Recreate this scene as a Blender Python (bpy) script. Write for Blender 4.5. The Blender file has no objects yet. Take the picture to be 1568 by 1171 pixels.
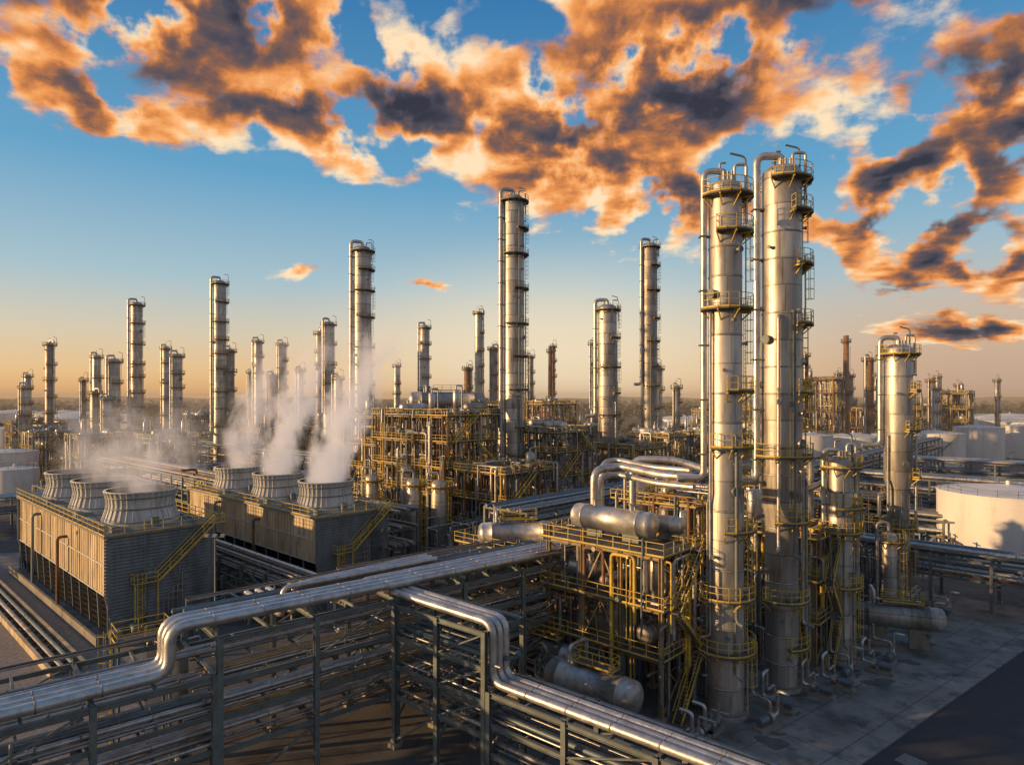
import bpy, math, random
from mathutils import Vector, Matrix
R = random.Random(7)
pi = math.pi
scene = bpy.context.scene
GRID = math.atan2(.733, .68)       # plant grid: local x = right-back, local y = left-back
SUN_AZ = math.atan2(-.95, -.2)
SUN_EL = math.radians(10.5)

# ------------------------------------------------------------------ materials
MATS = {}
def mat(name, col, rough=.5, metal=0., var=.25, scale=.6, stretch=(1, 1, 1), dirt=None, dirt_amt=.5, bump=0., bscale=20, panels=None):
    m = bpy.data.materials.new(name); m.use_nodes = True
    nt = m.node_tree; N = nt.nodes; L = nt.links
    b = N['Principled BSDF']
    b.inputs['Metallic'].default_value = metal
    tc = N.new('ShaderNodeTexCoord')
    mp = N.new('ShaderNodeMapping'); mp.inputs['Scale'].default_value = stretch
    L.new(tc.outputs['Object'], mp.inputs[0])
    n1 = N.new('ShaderNodeTexNoise'); n1.inputs['Scale'].default_value = scale; n1.inputs['Detail'].default_value = 6
    n1.inputs['Roughness'].default_value = .62
    L.new(mp.outputs[0], n1.inputs[0])
    cr = N.new('ShaderNodeValToRGB')
    cr.color_ramp.elements[0].position = .3; cr.color_ramp.elements[1].position = .7
    lo = [max(0, c*(1-var)) for c in col]; hi = [min(1, c*(1+var)) for c in col]
    cr.color_ramp.elements[0].color = (*lo, 1); cr.color_ramp.elements[1].color = (*hi, 1)
    L.new(n1.outputs[0], cr.inputs[0])
    out = cr.outputs[0]
    if dirt:
        n2 = N.new('ShaderNodeTexNoise'); n2.inputs['Scale'].default_value = scale*2.3; n2.inputs['Detail'].default_value = 8
        n2.inputs['Roughness'].default_value = .7
        L.new(mp.outputs[0], n2.inputs[0])
        c2 = N.new('ShaderNodeValToRGB'); c2.color_ramp.elements[0].position = .48; c2.color_ramp.elements[1].position = .7
        c2.color_ramp.elements[0].color = (0, 0, 0, 1); c2.color_ramp.elements[1].color = (dirt_amt,)*3+(1,)
        L.new(n2.outputs[0], c2.inputs[0])
        mx = N.new('ShaderNodeMix'); mx.data_type = 'RGBA'
        L.new(c2.outputs[0], mx.inputs[0]); L.new(out, mx.inputs[6]); mx.inputs[7].default_value = (*dirt, 1)
        out = mx.outputs[2]
    rr = N.new('ShaderNodeMapRange'); rr.inputs[1].default_value = .3; rr.inputs[2].default_value = .7
    rr.inputs[3].default_value = max(.05, rough-.1); rr.inputs[4].default_value = min(1, rough+.12)
    L.new(n1.outputs[0], rr.inputs[0]); L.new(rr.outputs[0], b.inputs['Roughness'])
    if panels:
        ph, pn = panels
        sx = N.new('ShaderNodeSeparateXYZ'); L.new(tc.outputs['Object'], sx.inputs[0])
        def M(op, a, c=None):
            q = N.new('ShaderNodeMath'); q.operation = op
            for i, v in enumerate((a, c)):
                if v is None: continue
                if isinstance(v, (int, float)): q.inputs[i].default_value = v
                else: L.new(v, q.inputs[i])
            return q.outputs[0]
        zz = M('DIVIDE', sx.outputs[2], ph)
        an = M('MULTIPLY', M('ADD', M('ARCTAN2', sx.outputs[1], sx.outputs[0]), M('MULTIPLY', M('FLOOR', zz), 1.7)), pn/(2*pi))
        wn = N.new('ShaderNodeTexWhiteNoise'); wn.noise_dimensions = '2D'
        cb = N.new('ShaderNodeCombineXYZ'); L.new(M('FLOOR', zz), cb.inputs[0]); L.new(M('FLOOR', an), cb.inputs[1])
        L.new(cb.outputs[0], wn.inputs['Vector'])
        pv = M('ADD', M('MULTIPLY', wn.outputs[0], .40), .72)
        seam = M('MAXIMUM', M('LESS_THAN', M('FRACT', zz), .05), M('LESS_THAN', M('FRACT', an), .03))
        pv = M('MULTIPLY', pv, M('SUBTRACT', 1, M('MULTIPLY', seam, .4)))
        vm = N.new('ShaderNodeVectorMath'); vm.operation = 'SCALE'
        L.new(out, vm.inputs[0]); L.new(pv, vm.inputs['Scale']); out = vm.outputs[0]
    L.new(out, b.inputs['Base Color'])
    if bump:
        bp = N.new('ShaderNodeBump'); bp.inputs['Strength'].default_value = bump; bp.inputs['Distance'].default_value = .05
        n3 = N.new('ShaderNodeTexNoise'); n3.inputs['Scale'].default_value = bscale; n3.inputs['Detail'].default_value = 4
        L.new(mp.outputs[0], n3.inputs[0]); L.new(n3.outputs[0], bp.inputs['Height'])
        L.new(bp.outputs[0], b.inputs['Normal'])
    MATS[name] = m
    return m
mat('clad', (.56, .54, .50), .46, .66, .26, .35, (1, 1, .22), (.24, .18, .12), .8, .25, 1.5, (2.4, 4))
mat('clad_dark', (.38, .365, .34), .5, .65, .3, .35, (1, 1, .22), (.18, .13, .085), .8, .25, 1.5, (1.8, 3))
mat('clad_pale', (.58, .56, .52), .5, .3, .15, .3, (1, 1, .2), (.35, .28, .2), .5, .1, 2, (3, 3))
mat('brown_paint', (.30, .16, .08), .6, .1, .3, .4, (1, 1, .2), (.1, .06, .04), .6)
mat('insul', (.56, .555, .54), .41, .72, .24, .8, (1, 1, 1), (.28, .22, .16), .6, .3, 3)
mat('silver', (.41, .41, .40), .47, .66, .25, .8, (1, 1, 1), (.2, .13, .08), .7, .15, 3)
mat('bluegrey', (.14, .19, .215), .5, .3, .25, .6, (1, 1, 1), (.12, .08, .05), .6)
mat('steel', (.17, .21, .21), .55, .25, .25, .7, (1, 1, 1), (.15, .08, .045), .6)
mat('steel_tan', (.35, .26, .13), .6, .15, .3, .6, (1, 1, 1), (.14, .07, .035), .7)
mat('steel_rust', (.22, .12, .06), .7, .1, .4, .6, (1, 1, 1), (.08, .04, .03), .7)
mat('yellow', (.62, .45, .08), .5, 0, .25, .8, (1, 1, 1), (.22, .13, .06), .6)
mat('grating', (.12, .12, .115), .65, .4, .3, 2)
mat('dark', (.02, .02, .022), .7, 0, .3, 1)
mat('white', (.76, .75, .73), .5, 0, .1, .15, (1, 1, .3), (.42, .35, .27), .5)
mat('fiber', (.54, .55, .54), .65, 0, .2, .7, (1, 1, .3), (.22, .2, .17), .6)
mat('deck', (.20, .20, .19), .75, 0, .3, .5, (1, 1, 1), (.09, .08, .07), .7)
mat('siding', (.21, .26, .29), .5, .25, .3, .4, (1, 1, .3), (.09, .09, .09), .7)
mat('panel', (.55, .45, .30), .6, .05, .3, .3, (1, 1, .3), (.20, .15, .10), .8)
mat('concrete', (.26, .24, .21), .85, 0, .3, .35, (1, 1, 1), (.10, .09, .075), .8, .3, 6)
mat('slab', (.235, .222, .20), .85, 0, .5, .16, (1, 1, 1), (.05, .044, .038), .95, .3, 6)
mat('pad', (.11, .10, .09), .9, 0, .4, .16, (1, 1, 1), (.045, .038, .03), .85, .3, 4)
mat('gravel', (.23, .215, .20), .95, 0, .4, 2.5, (1, 1, 1), (.09, .075, .06), .7, .7, 12)
mat('asphalt', (.038, .04, .045), .8, 0, .3, .4, (1, 1, 1), (.07, .066, .062), .5, .3, 20)
mat('blue', (.04, .14, .35), .5)
mat('redpaint', (.4, .06, .03), .5)
mat('foliage', (.022, .027, .016), .95, 0, .6, .05)
mat('field', (.07, .068, .035), .95, 0, .4, .01)
mat('roof', (.5, .5, .49), .6, .2, .2, .1)
PIPEMATS = ['insul', 'silver', 'silver', 'insul', 'bluegrey', 'clad_dark', 'steel_rust', 'bluegrey']
FG = ['silver', 'bluegrey', 'clad_dark', 'insul', 'bluegrey', 'silver', 'insul']

# ------------------------------------------------------------------ mesh builder
def V(*a): return Vector(a)
class MB:
    def __init__(s): s.v = []; s.f = []; s.m = []; s.sm = []; s.slots = []
    def mi(s, m):
        if m not in s.slots: s.slots.append(m)
        return s.slots.index(m)
    def add(s, vs, fs, m, smooth=False):
        o = len(s.v); s.v.extend(vs); k = s.mi(m)
        for f in fs:
            s.f.append(tuple(i+o for i in f)); s.m.append(k); s.sm.append(smooth)
    def beam(s, p0, p1, w, h, m):
        p0 = Vector(p0); p1 = Vector(p1); d = p1-p0; l = d.length
        if l < 1e-4: return
        d /= l
        j = R.uniform(-.006, .006)
        p0 = p0 - d*j; p1 = p1 + d*j; w += R.uniform(0, .006); h += R.uniform(0, .006)
        up = Vector((0, 0, 1)) if abs(d.z) < .95 else Vector((0, 1, 0))
        x = d.cross(up).normalized(); y = x.cross(d)
        x = x*w/2; y = y*h/2
        vs = [p0-x-y, p0+x-y, p0+x+y, p0-x+y, p1-x-y, p1+x-y, p1+x+y, p1-x+y]
        s.add(vs, [(0, 1, 2, 3), (7, 6, 5, 4), (0, 4, 5, 1), (1, 5, 6, 2), (2, 6, 7, 3), (3, 7, 4, 0)], m)
    def ibeam(s, p0, p1, w, h, m, t=.035):
        p0 = Vector(p0); p1 = Vector(p1); d = (p1-p0).normalized()
        up = Vector((0, 0, 1)) if abs(d.z) < .95 else Vector((0, 1, 0))
        x = d.cross(up).normalized(); y = x.cross(d)
        s.beam(p0, p1, t, h-2*t-.004, m)
        o = y*(h/2-t/2)
        s.beam(p0+o, p1+o, w, t, m); s.beam(p0-o, p1-o, w, t, m)
    def box(s, x0, x1, y0, y1, z0, z1, m):
        vs = [(x0, y0, z0), (x1, y0, z0), (x1, y1, z0), (x0, y1, z0), (x0, y0, z1), (x1, y0, z1), (x1, y1, z1), (x0, y1, z1)]
        s.add(vs, [(3, 2, 1, 0), (4, 5, 6, 7), (0, 1, 5, 4), (1, 2, 6, 5), (2, 3, 7, 6), (3, 0, 4, 7)], m)
    def tube(s, pts, r, m, seg=8, fil=0, caps=True):
        P = [Vector(p) for p in pts]
        if fil and len(P) > 2:
            Q = [P[0]]
            for i in range(1, len(P)-1):
                a = P[i-1]-P[i]; b = P[i+1]-P[i]; la = a.length; lb = b.length
                if la < 1e-5 or lb < 1e-5: continue
                l = min(fil, .48*la, .48*lb); a = P[i]+a/la*l; b = P[i]+b/lb*l
                for k in range(6):
                    t = k/5; Q.append(a*(1-t)**2+P[i]*2*t*(1-t)+b*t*t)
            Q.append(P[-1]); P = Q
        T = []
        for i in range(len(P)):
            d = (P[min(i+1, len(P)-1)]-P[max(i-1, 0)])
            T.append(d.normalized() if d.length > 1e-6 else Vector((0, 0, 1)))
        n = T[0].orthogonal().normalized(); vs = []
        cs = [(math.cos(2*pi*k/seg)*r, math.sin(2*pi*k/seg)*r) for k in range(seg)]
        for p, t in zip(P, T):
            n = (n - t*n.dot(t)); n = n.normalized() if n.length > 1e-6 else t.orthogonal().normalized()
            b = t.cross(n)
            for c, q in cs: vs.append(p+n*c+b*q)
        fs = []
        for i in range(len(P)-1):
            for k in range(seg):
                a = i*seg+k; b2 = i*seg+(k+1) % seg
                fs.append((a, b2, b2+seg, a+seg))
        s.add(vs, fs, m, seg > 4)
        if caps and seg > 4:
            s.add(vs[:seg][::-1], [tuple(range(seg))], m); s.add(vs[-seg:], [tuple(range(seg))], m)
    def lathe(s, o, prof, m, seg=24, axis=(0, 0, 1), smooth=True):
        ax = Vector(axis).normalized(); o = Vector(o)
        n = Vector((1, 0, 0)) if abs(ax.z) > .9 else Vector((0, 0, 1))
        n = (n-ax*n.dot(ax)).normalized(); b = ax.cross(n)
        vs = []
        for r, z in prof:
            for k in range(seg):
                a = 2*pi*k/seg; vs.append(o+ax*z+n*(math.cos(a)*r)+b*(math.sin(a)*r))
        fs = []
        for i in range(len(prof)-1):
            for k in range(seg):
                a = i*seg+k; c = i*seg+(k+1) % seg
                fs.append((a, c, c+seg, a+seg))
        s.add(vs, fs, m, smooth)
    def cyl(s, p0, p1, r, m, seg=12):
        d = Vector(p1)-Vector(p0); l = d.length
        s.lathe(p0, [(0.001, 0), (r, 0)], m, seg, d, False); s.lathe(p0, [(r, 0), (r, l)], m, seg, d); s.lathe(p0, [(r, l), (0.001, l)], m, seg, d, False)
    def drum(s, c, d, L, r, m, saddle=None, seg=20):
        d = Vector(d).normalized(); c = Vector(c); h = r*.5
        prof = [(.001, -h)]+[(r*math.sin(t*pi/10), -h*math.cos(t*pi/10)) for t in range(1, 5)]+[(r, 0)]
        for k in (.12, .88):
            prof += [(r, L*k-.06), (r+.05, L*k-.05), (r+.05, L*k+.05), (r, L*k+.06)]
        prof += [(r, L)]+[(r*math.cos(t*pi/10), L+h*math.sin(t*pi/10)) for t in range(1, 5)]+[(.001, L+h)]
        o = c-d*L/2
        s.lathe(o, prof, m, seg, d)
        for k in (.25, .75):
            p = o+d*L*k
            if saddle is not None:
                s.beam(p-V(0, 0, r*.6), p-V(0, 0, r+saddle), r*1.5, .35, 'concrete' if saddle > .8 else 'steel')
            s.cyl(p+V(0, 0, r*.9), p+V(0, 0, r+.45), .18, m, 10); s.cyl(p+V(0, 0, r+.4), p+V(0, 0, r+.52), .28, 'silver', 10)
    def rail(s, pts, m='yellow', h=1.1, sp=1.8, r=.03, closed=False, seg=4, kick=True):
        P = [Vector(p) for p in pts]
        if closed: P.append(P[0])
        for a, b in zip(P, P[1:]):
            l = (b-a).length
            if l < .05: continue
            for hh in (h, h*.55): s.tube([a+V(0, 0, hh), b+V(0, 0, hh)], r, m, seg)
            if kick: s.beam(a+V(0, 0, .07), b+V(0, 0, .07), .012, .13, m)
            n = max(1, round(l/sp))
            for i in range(n):
                q = a.lerp(b, i/n); s.tube([q, q+V(0, 0, h)], r, m, seg)
        s.tube([P[-1], P[-1]+V(0, 0, h)], r, m, seg)
    def ladder(s, p, out, z0, z1, m='yellow', cage=True, rung=.3):
        p = Vector(p); o = Vector(out).normalized(); t = V(-o.y, o.x, 0)
        for k in (-.23, .23): s.beam(V(p.x, p.y, z0)+t*k, V(p.x, p.y, z1+1)+t*k, .05, .05, m)
        z = z0+.2
        while z < z1:
            q = V(p.x, p.y, z); s.beam(q-t*.23, q+t*.23, .03, .03, m); z += rung
        if cage and z1-z0 > 3:
            z = z0+2.3
            while z < z1+1:
                q = V(p.x, p.y, z)
                s.tube([q+t*.25, q+t*.38+o*.35, q+o*.72, q-t*.38+o*.35, q-t*.25], .025, m, 4); z += .9
            for kx, ko in ((.38, .35), (0, .72), (-.38, .35)):
                s.beam(V(p.x, p.y, z0+2.3)+t*kx+o*ko, V(p.x, p.y, z1+.9)+t*kx+o*ko, .04, .02, m)
    def ringplat(s, z, r0, r1, a0, a1, det=2, m='yellow', deck='grating'):
        n = max(4, int((a1-a0)/(pi/9)))
        A = [a0+(a1-a0)*i/n for i in range(n+1)]
        vs = []
        for a in A:
            c, q = math.cos(a), math.sin(a)
            vs += [(c*r0, q*r0, z-.08), (c*r1, q*r1, z-.08), (c*r1, q*r1, z+.05), (c*r0, q*r0, z+.05)]
        fs = []
        for i in range(n):
            k = i*4; fs += [(k, k+1, k+5, k+4), (k+2, k+3, k+7, k+6), (k+1, k+2, k+6, k+5)]
        fs += [(0, 3, 2, 1), (n*4, n*4+1, n*4+2, n*4+3)]
        s.add(vs, fs, deck)
        pts = [V(math.cos(a)*(r1-.05), math.sin(a)*(r1-.05), z+.05) for a in A]
        full = a1-a0 > 2*pi-.05
        if not full: pts = [V(math.cos(a0)*(r0+.1), math.sin(a0)*(r0+.1), z+.05)]+pts+[V(math.cos(a1)*(r0+.1), math.sin(a1)*(r0+.1), z+.05)]
        s.rail(pts, m, 1.15, 1.5, .032 if det > 1 else .05, kick=True)
        for a in A[::2]:
            c, q = math.cos(a), math.sin(a)
            s.beam((c*(r0-.15), q*(r0-.15), z-1.0), (c*(r1-.1), q*(r1-.1), z-.15), .09, .09, m if det > 1 else deck)
            s.beam((c*(r0-.15), q*(r0-.15), z-.16), (c*r1, q*r1, z-.16), .09, .14, m)
    def obj(s, name, loc=(0, 0, 0), rz=0, parent=None):
        me = bpy.data.meshes.new(name)
        me.from_pydata([tuple(v) for v in s.v], [], s.f)
        for m in s.slots: me.materials.append(MATS[m])
        me.polygons.foreach_set('material_index', s.m); me.polygons.foreach_set('use_smooth', s.sm)
        me.update()
        o = bpy.data.objects.new(name, me); scene.collection.objects.link(o)
        o.location = loc; o.rotation_euler = (0, 0, rz); return o

# ------------------------------------------------------------------ columns
def column(name, x, y, h, r, cm='clad', det=2, secs=None, plats=None, pipe_a=pi, pipe_end=None, pipe_m='insul', lad_a=-.4, top=True, extra=True, railm='yellow', pipe=True):
    b = MB(); seg = 32 if det > 1 else 18
    secs = secs or [(0, r), (h, r)]
    prof = [(q, z) for (z, q) in secs]
    q = secs[-1][1]; hh = secs[-1][0]
    b.lathe((0, 0, 0), prof+[(q*math.cos(t*pi/12), hh+q*.5*math.sin(t*pi/12)) for t in range(1, 6)]+[(.001, hh+q*.5)], cm, seg)
    def rad(z):
        for (z0, q0), (z1, q1) in zip(secs, secs[1:]):
            if z <= z1: return q0+(q1-q0)*(z-z0)/max(1e-5, z1-z0)
        return secs[-1][1]
    z = 2.4
    while z < h-1:                      # cladding bands
        q = rad(z); b.lathe((0, 0, z), [(q, -.07), (q+.035, -.06), (q+.035, .06), (q, .07)], 'silver' if R.random() < .8 else 'clad_dark', seg)
        z += R.choice((2.4, 2.4, 4.8)) if det > 1 else 6
    b.lathe((0, 0, 0), [(rad(0)+.35, 0), (rad(0)+.35, .35), (rad(0), .36)], 'concrete', seg)
    b.lathe((0, 0, .36), [(rad(0)+.02, 0), (rad(0)+.22, 0), (rad(0)+.22, .12), (rad(0)+.02, .13)], 'steel', seg)
    if plats is None:
        plats = []; z = h-.4; k = 0
        while z > 6:
            a = lad_a-.5+(k % 2)*.4+R.uniform(-.2, .2); span = R.uniform(2.2, 4.2) if k else 6.2
            plats.append((z, a-span*.45, a+span*.55)); z -= R.uniform(4.5, 8) if h > 30 else R.uniform(4, 6); k += 1
    wid = max(.95, r*.46)
    zs = [p[0] for p in plats]
    for (z, a0, a1) in plats:
        q = rad(z); b.ringplat(z, q+.04, q+wid, a0, a1, det, railm)
    prev = 0.3
    for i, z in enumerate(sorted(zs)):
        a = lad_a+(.35 if i % 2 else -.1); q = rad(z)+.28
        b.ladder((math.cos(a)*q, math.sin(a)*q, 0), (math.cos(a), math.sin(a), 0), prev, z, railm, cage=det > 0, rung=.35 if det > 1 else .9)
        prev = z
    if pipe:
        pr = max(.2, r*.2); q = r+pr+.2; c, s_ = math.cos(pipe_a), math.sin(pipe_a)
        ze = pipe_end if pipe_end is not None else h*R.uniform(.2, .5)
        tz = h+r*.5+.5+pr
        b.tube([(0, 0, h+r*.3), (0, 0, tz), (c*q, s_*q, tz), (c*q, s_*q, ze), (c*(q+2.2), s_*(q+2.2), ze)], pr, pipe_m, 14 if det > 1 else 8, pr*2.6)
        z = ze+2
        while z < h-1:
            b.beam((c*r*.9, s_*r*.9, z), (c*(q+pr+.1), s_*(q+pr+.1), z), pr*2.3, .12, 'steel'); z += 4.5
    if extra:
        for k in range(4 if det > 1 else 1):
            a = R.uniform(-pi, .3); rr = R.choice((.07, .1, .15)); q = rad(h*.9)+rr+.2
            z1 = h*R.uniform(.4, .98); z0 = h*R.uniform(0.02, .3); c, s_ = math.cos(a), math.sin(a)
            b.tube([(c*r*.8, s_*r*.8, z1), (c*q, s_*q, z1), (c*q, s_*q, z0), (c*(q+1), s_*(q+1), z0)], rr, R.choice(('silver', 'insul', 'steel')), 7, rr*2.5)
        z = 3.
        while z < h-2:
            a = R.uniform(-pi*1.05, .1); q = rad(z); c, s_ = math.cos(a), math.sin(a); rr = R.choice((.12, .18, .3)) * (1 if det > 1 else 1.4)
            b.cyl((c*q*.9, s_*q*.9, z), (c*(q+.35), s_*(q+.35), z), rr, cm, 10)
            b.cyl((c*(q+.3), s_*(q+.3), z), (c*(q+.42), s_*(q+.42), z), rr*1.4, 'steel', 10)
            z += R.uniform(1.8, 4.5) if det > 1 else R.uniform(6, 10)
    if top:
        a = lad_a+.6; q = r+wid*.6; c, s_ = math.cos(a), math.sin(a)
        b.tube([(c*q, s_*q, h-.4), (c*q, s_*q, h+2.8), (c*q-1.3, s_*q, h+3.1)], .09, 'steel', 6, .4)
        b.tube([(-.3*r, .2, h+r*.3), (-.3*r, .2, h+2.2), (-.3*r+.5, .2, h+2.2)], .1, 'silver', 6, .2)
        if det > 1:
            b.tube([(.5*r, -.3, h), (.5*r, -.3, h+1.9), (r+.3, -.3, h+1.9), (r+.3, -.3, h-3)], .14, 'insul', 8, .35)
            for k in range(3): b.cyl((.25*r*(k-1), -.5*r, h+.2), (.25*r*(k-1), -.5*r, h+1.2), .13, 'silver', 8)
    return b.obj(name, (x, y, 0))

column('distillation_column', 17.7, 54.2, 43.4, 1.33, secs=[(0, 1.48), (17.3, 1.48), (18.2, 1.36), (43.4, 1.33)],
       plats=[(42.6, -2.8, 1.6), (39.6, -2.2, 1.0), (33.3, -2.9, .9), (26.6, -1.8, 1.5), (22.0, -2.4, .6), (15.2, -1.9, .8), (9.7, -2.9, .5), (5.3, -3.6, 2.6)],
       pipe_end=19.4, lad_a=-.35)
column('distillation_column', 24.4, 59.1, 46.2, 1.72, secs=[(0, 1.4), (15.2, 1.42), (16.4, 1.74), (46.2, 1.7)],
       plats=[(45.5, -2.3, 2.2), (42.6, -1.5, .7), (37.9, -1.2, .9), (32.6, -1.2, 1.0), (26.5, -1.1, 1.1), (20.8, -2.9, .4), (15.0, -2.2, .9), (8.0, -2.7, .6), (3.9, -1.6, .8)],
       pipe_end=18.5, lad_a=-.15)
column('stripper_column', 32.6, 65, 19.6, 1.15, plats=[(19.2, -3, 2), (15.2, -2.2, .7), (12.8, -3.2, 1.6), (7.5, -2, 1)], pipe_end=9, lad_a=-.2)
column('distillation_column', 49.6, 83.9, 32.2, 1.62, secs=[(0, 1.25), (14.5, 1.3), (15.6, 1.65), (32.2, 1.62)],
       plats=[(31.6, -3, 3), (27, -1.2, .9), (22.0, -1.6, .9), (16.0, -1, 1), (9.5, -2.4, .6), (5.5, -1, 1)], pipe_a=pi*.95, pipe_end=20, lad_a=-.2)
column('distillation_column', .3, 137, 67.5, 2.25, det=2, lad_a=-.1, pipe_a=-2.7, pipe_end=12, railm='steel_tan')
column('distillation_column', -39, 170, 64.5, 2.3, det=2, lad_a=-.2, pipe_a=-2.6, pipe_end=20, railm='steel_tan')
column('distillation_column', -94, 210, 63, 1.95, det=1, lad_a=-.2, pipe_a=-2.5, railm='steel_tan')
column('distillation_column', -138, 240, 60.5, 2.0, det=1, lad_a=-.2, pipe_a=-2.5, railm='steel_tan')
column('distillation_column', 21.9, 150, 46.6, 2.15, det=2, secs=[(0, 1.8), (20, 1.8), (22, 2.15), (46.6, 2.15)], lad_a=-.2, pipe_end=22, railm='steel_tan')
column('distillation_column', 39, 185, 69, 2.1, cm='clad_dark', det=2, lad_a=-.1, pipe_a=-2.8, pipe_end=30, railm='steel_tan')
small = [(-34.8, 260, 54.3, 1.85, 'clad_pale'), (-13.3, 260, 60, 1.5, 'clad'), (-7.5, 262, 46, 1.6, 'clad_dark'), (-73.5, 250, 51, 1.7, 'clad_dark'), (-69, 246, 54, 2.1, 'clad'),
 (-91.5, 260, 47.5, 1.6, 'clad'), (-105, 270, 49.5, 1.6, 'clad'), (-103.7, 240, 43.5, 1.6, 'clad_dark'), (-118, 230, 41, 1.7, 'clad'), (-137.8, 260, 46, 1.3, 'clad_pale'),
 (-134, 220, 38.6, 1.8, 'clad'), (-159, 250, 42, 1.5, 'clad'), (-184, 260, 47.5, 1.6, 'clad_dark'), (-53, 300, 41, 1.2, 'clad'), (8, 280, 44, 1.1, 'clad_dark'), (19, 300, 50, .8, 'brown_paint'),
 (-17, 250, 37.5, 1.3, 'steel_rust'), (31, 250, 47, 1.1, 'clad_dark'), (-81, 250, 36.8, 1.2, 'clad'), (-86, 235, 34, 1.6, 'steel_rust'), (-164, 250, 33, .8, 'clad_dark'), (-175, 235, 30, 1.5, 'clad'),
 (-150, 235, 28, 1.5, 'clad_dark'), (-60, 225, 33, 1.4, 'clad'), (115, 256, 43, 1.1, 'steel_rust'), (142, 260, 41.5, 1.8, 'brown_paint'), (150, 290, 36, 1.4, 'clad_dark'), (175, 270, 30, 1.2, 'clad_pale'), (185, 290, 34, .7, 'brown_paint'),
 (-127, 205, 26, 1.3, 'clad'), (48, 215, 36, 1.4, 'clad'), (58, 230, 30, 1.2, 'clad_dark'), (128, 285, 40, 1.2, 'steel_rust'), (122, 300, 37, 1.0, 'brown_paint'), (160, 320, 38, 1.3, 'clad_dark'), (215, 330, 37, 1.2, 'clad'), (232, 340, 33, 1, 'brown_paint'), (195, 350, 36, 1.1, 'clad_dark'), (245, 330, 35, 1, 'clad_dark'), (-215, 290, 36, 1.3, 'clad'), (-120, 300, 38, 1.2, 'clad_dark')]
for (x, y, h, r, m) in small:
    column('fractionation_column', x, y, h, r, cm=m, det=0, lad_a=R.uniform(-.6, .2), pipe_a=R.choice((-2.2, -2.6, -.3, -2.9)), railm=R.choice(('steel', 'steel_tan')))
def stack(x, y, h, r0, r1, m):
    b = MB(); b.lathe((0, 0, 0), [(r0*1.5, 0), (r0*1.5, 1), (r0, 1.2), (r1, h), (r1*.85, h), (r1*.8, h-2)], m, 20)
    for k in (.55, .95): b.ringplat(h*k, r0*(1-k)+r1*k+.02, r0*(1-k)+r1*k+.9, 0, 2*pi, 0, 'steel')
    for k in range(6):
        z = h*(k+1)/7; q = r0*(1-z/h)+r1*z/h; b.lathe((0, 0, z), [(q, -.1), (q+.08, -.1), (q+.08, .1), (q, .1)], 'steel', 20)
    b.ladder((r0+.3, 0, 0), (1, 0, 0), 1, h*.9, 'steel', False, 1)
    b.obj('chimney_stack', (x, y, 0))
stack(133, 260, 51, 1.3, 1.0, 'brown_paint'); stack(15.3, 262, 47, 1.0, .7, 'steel_rust'); stack(200, 310, 36, 1, .7, 'steel_rust')

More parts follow.
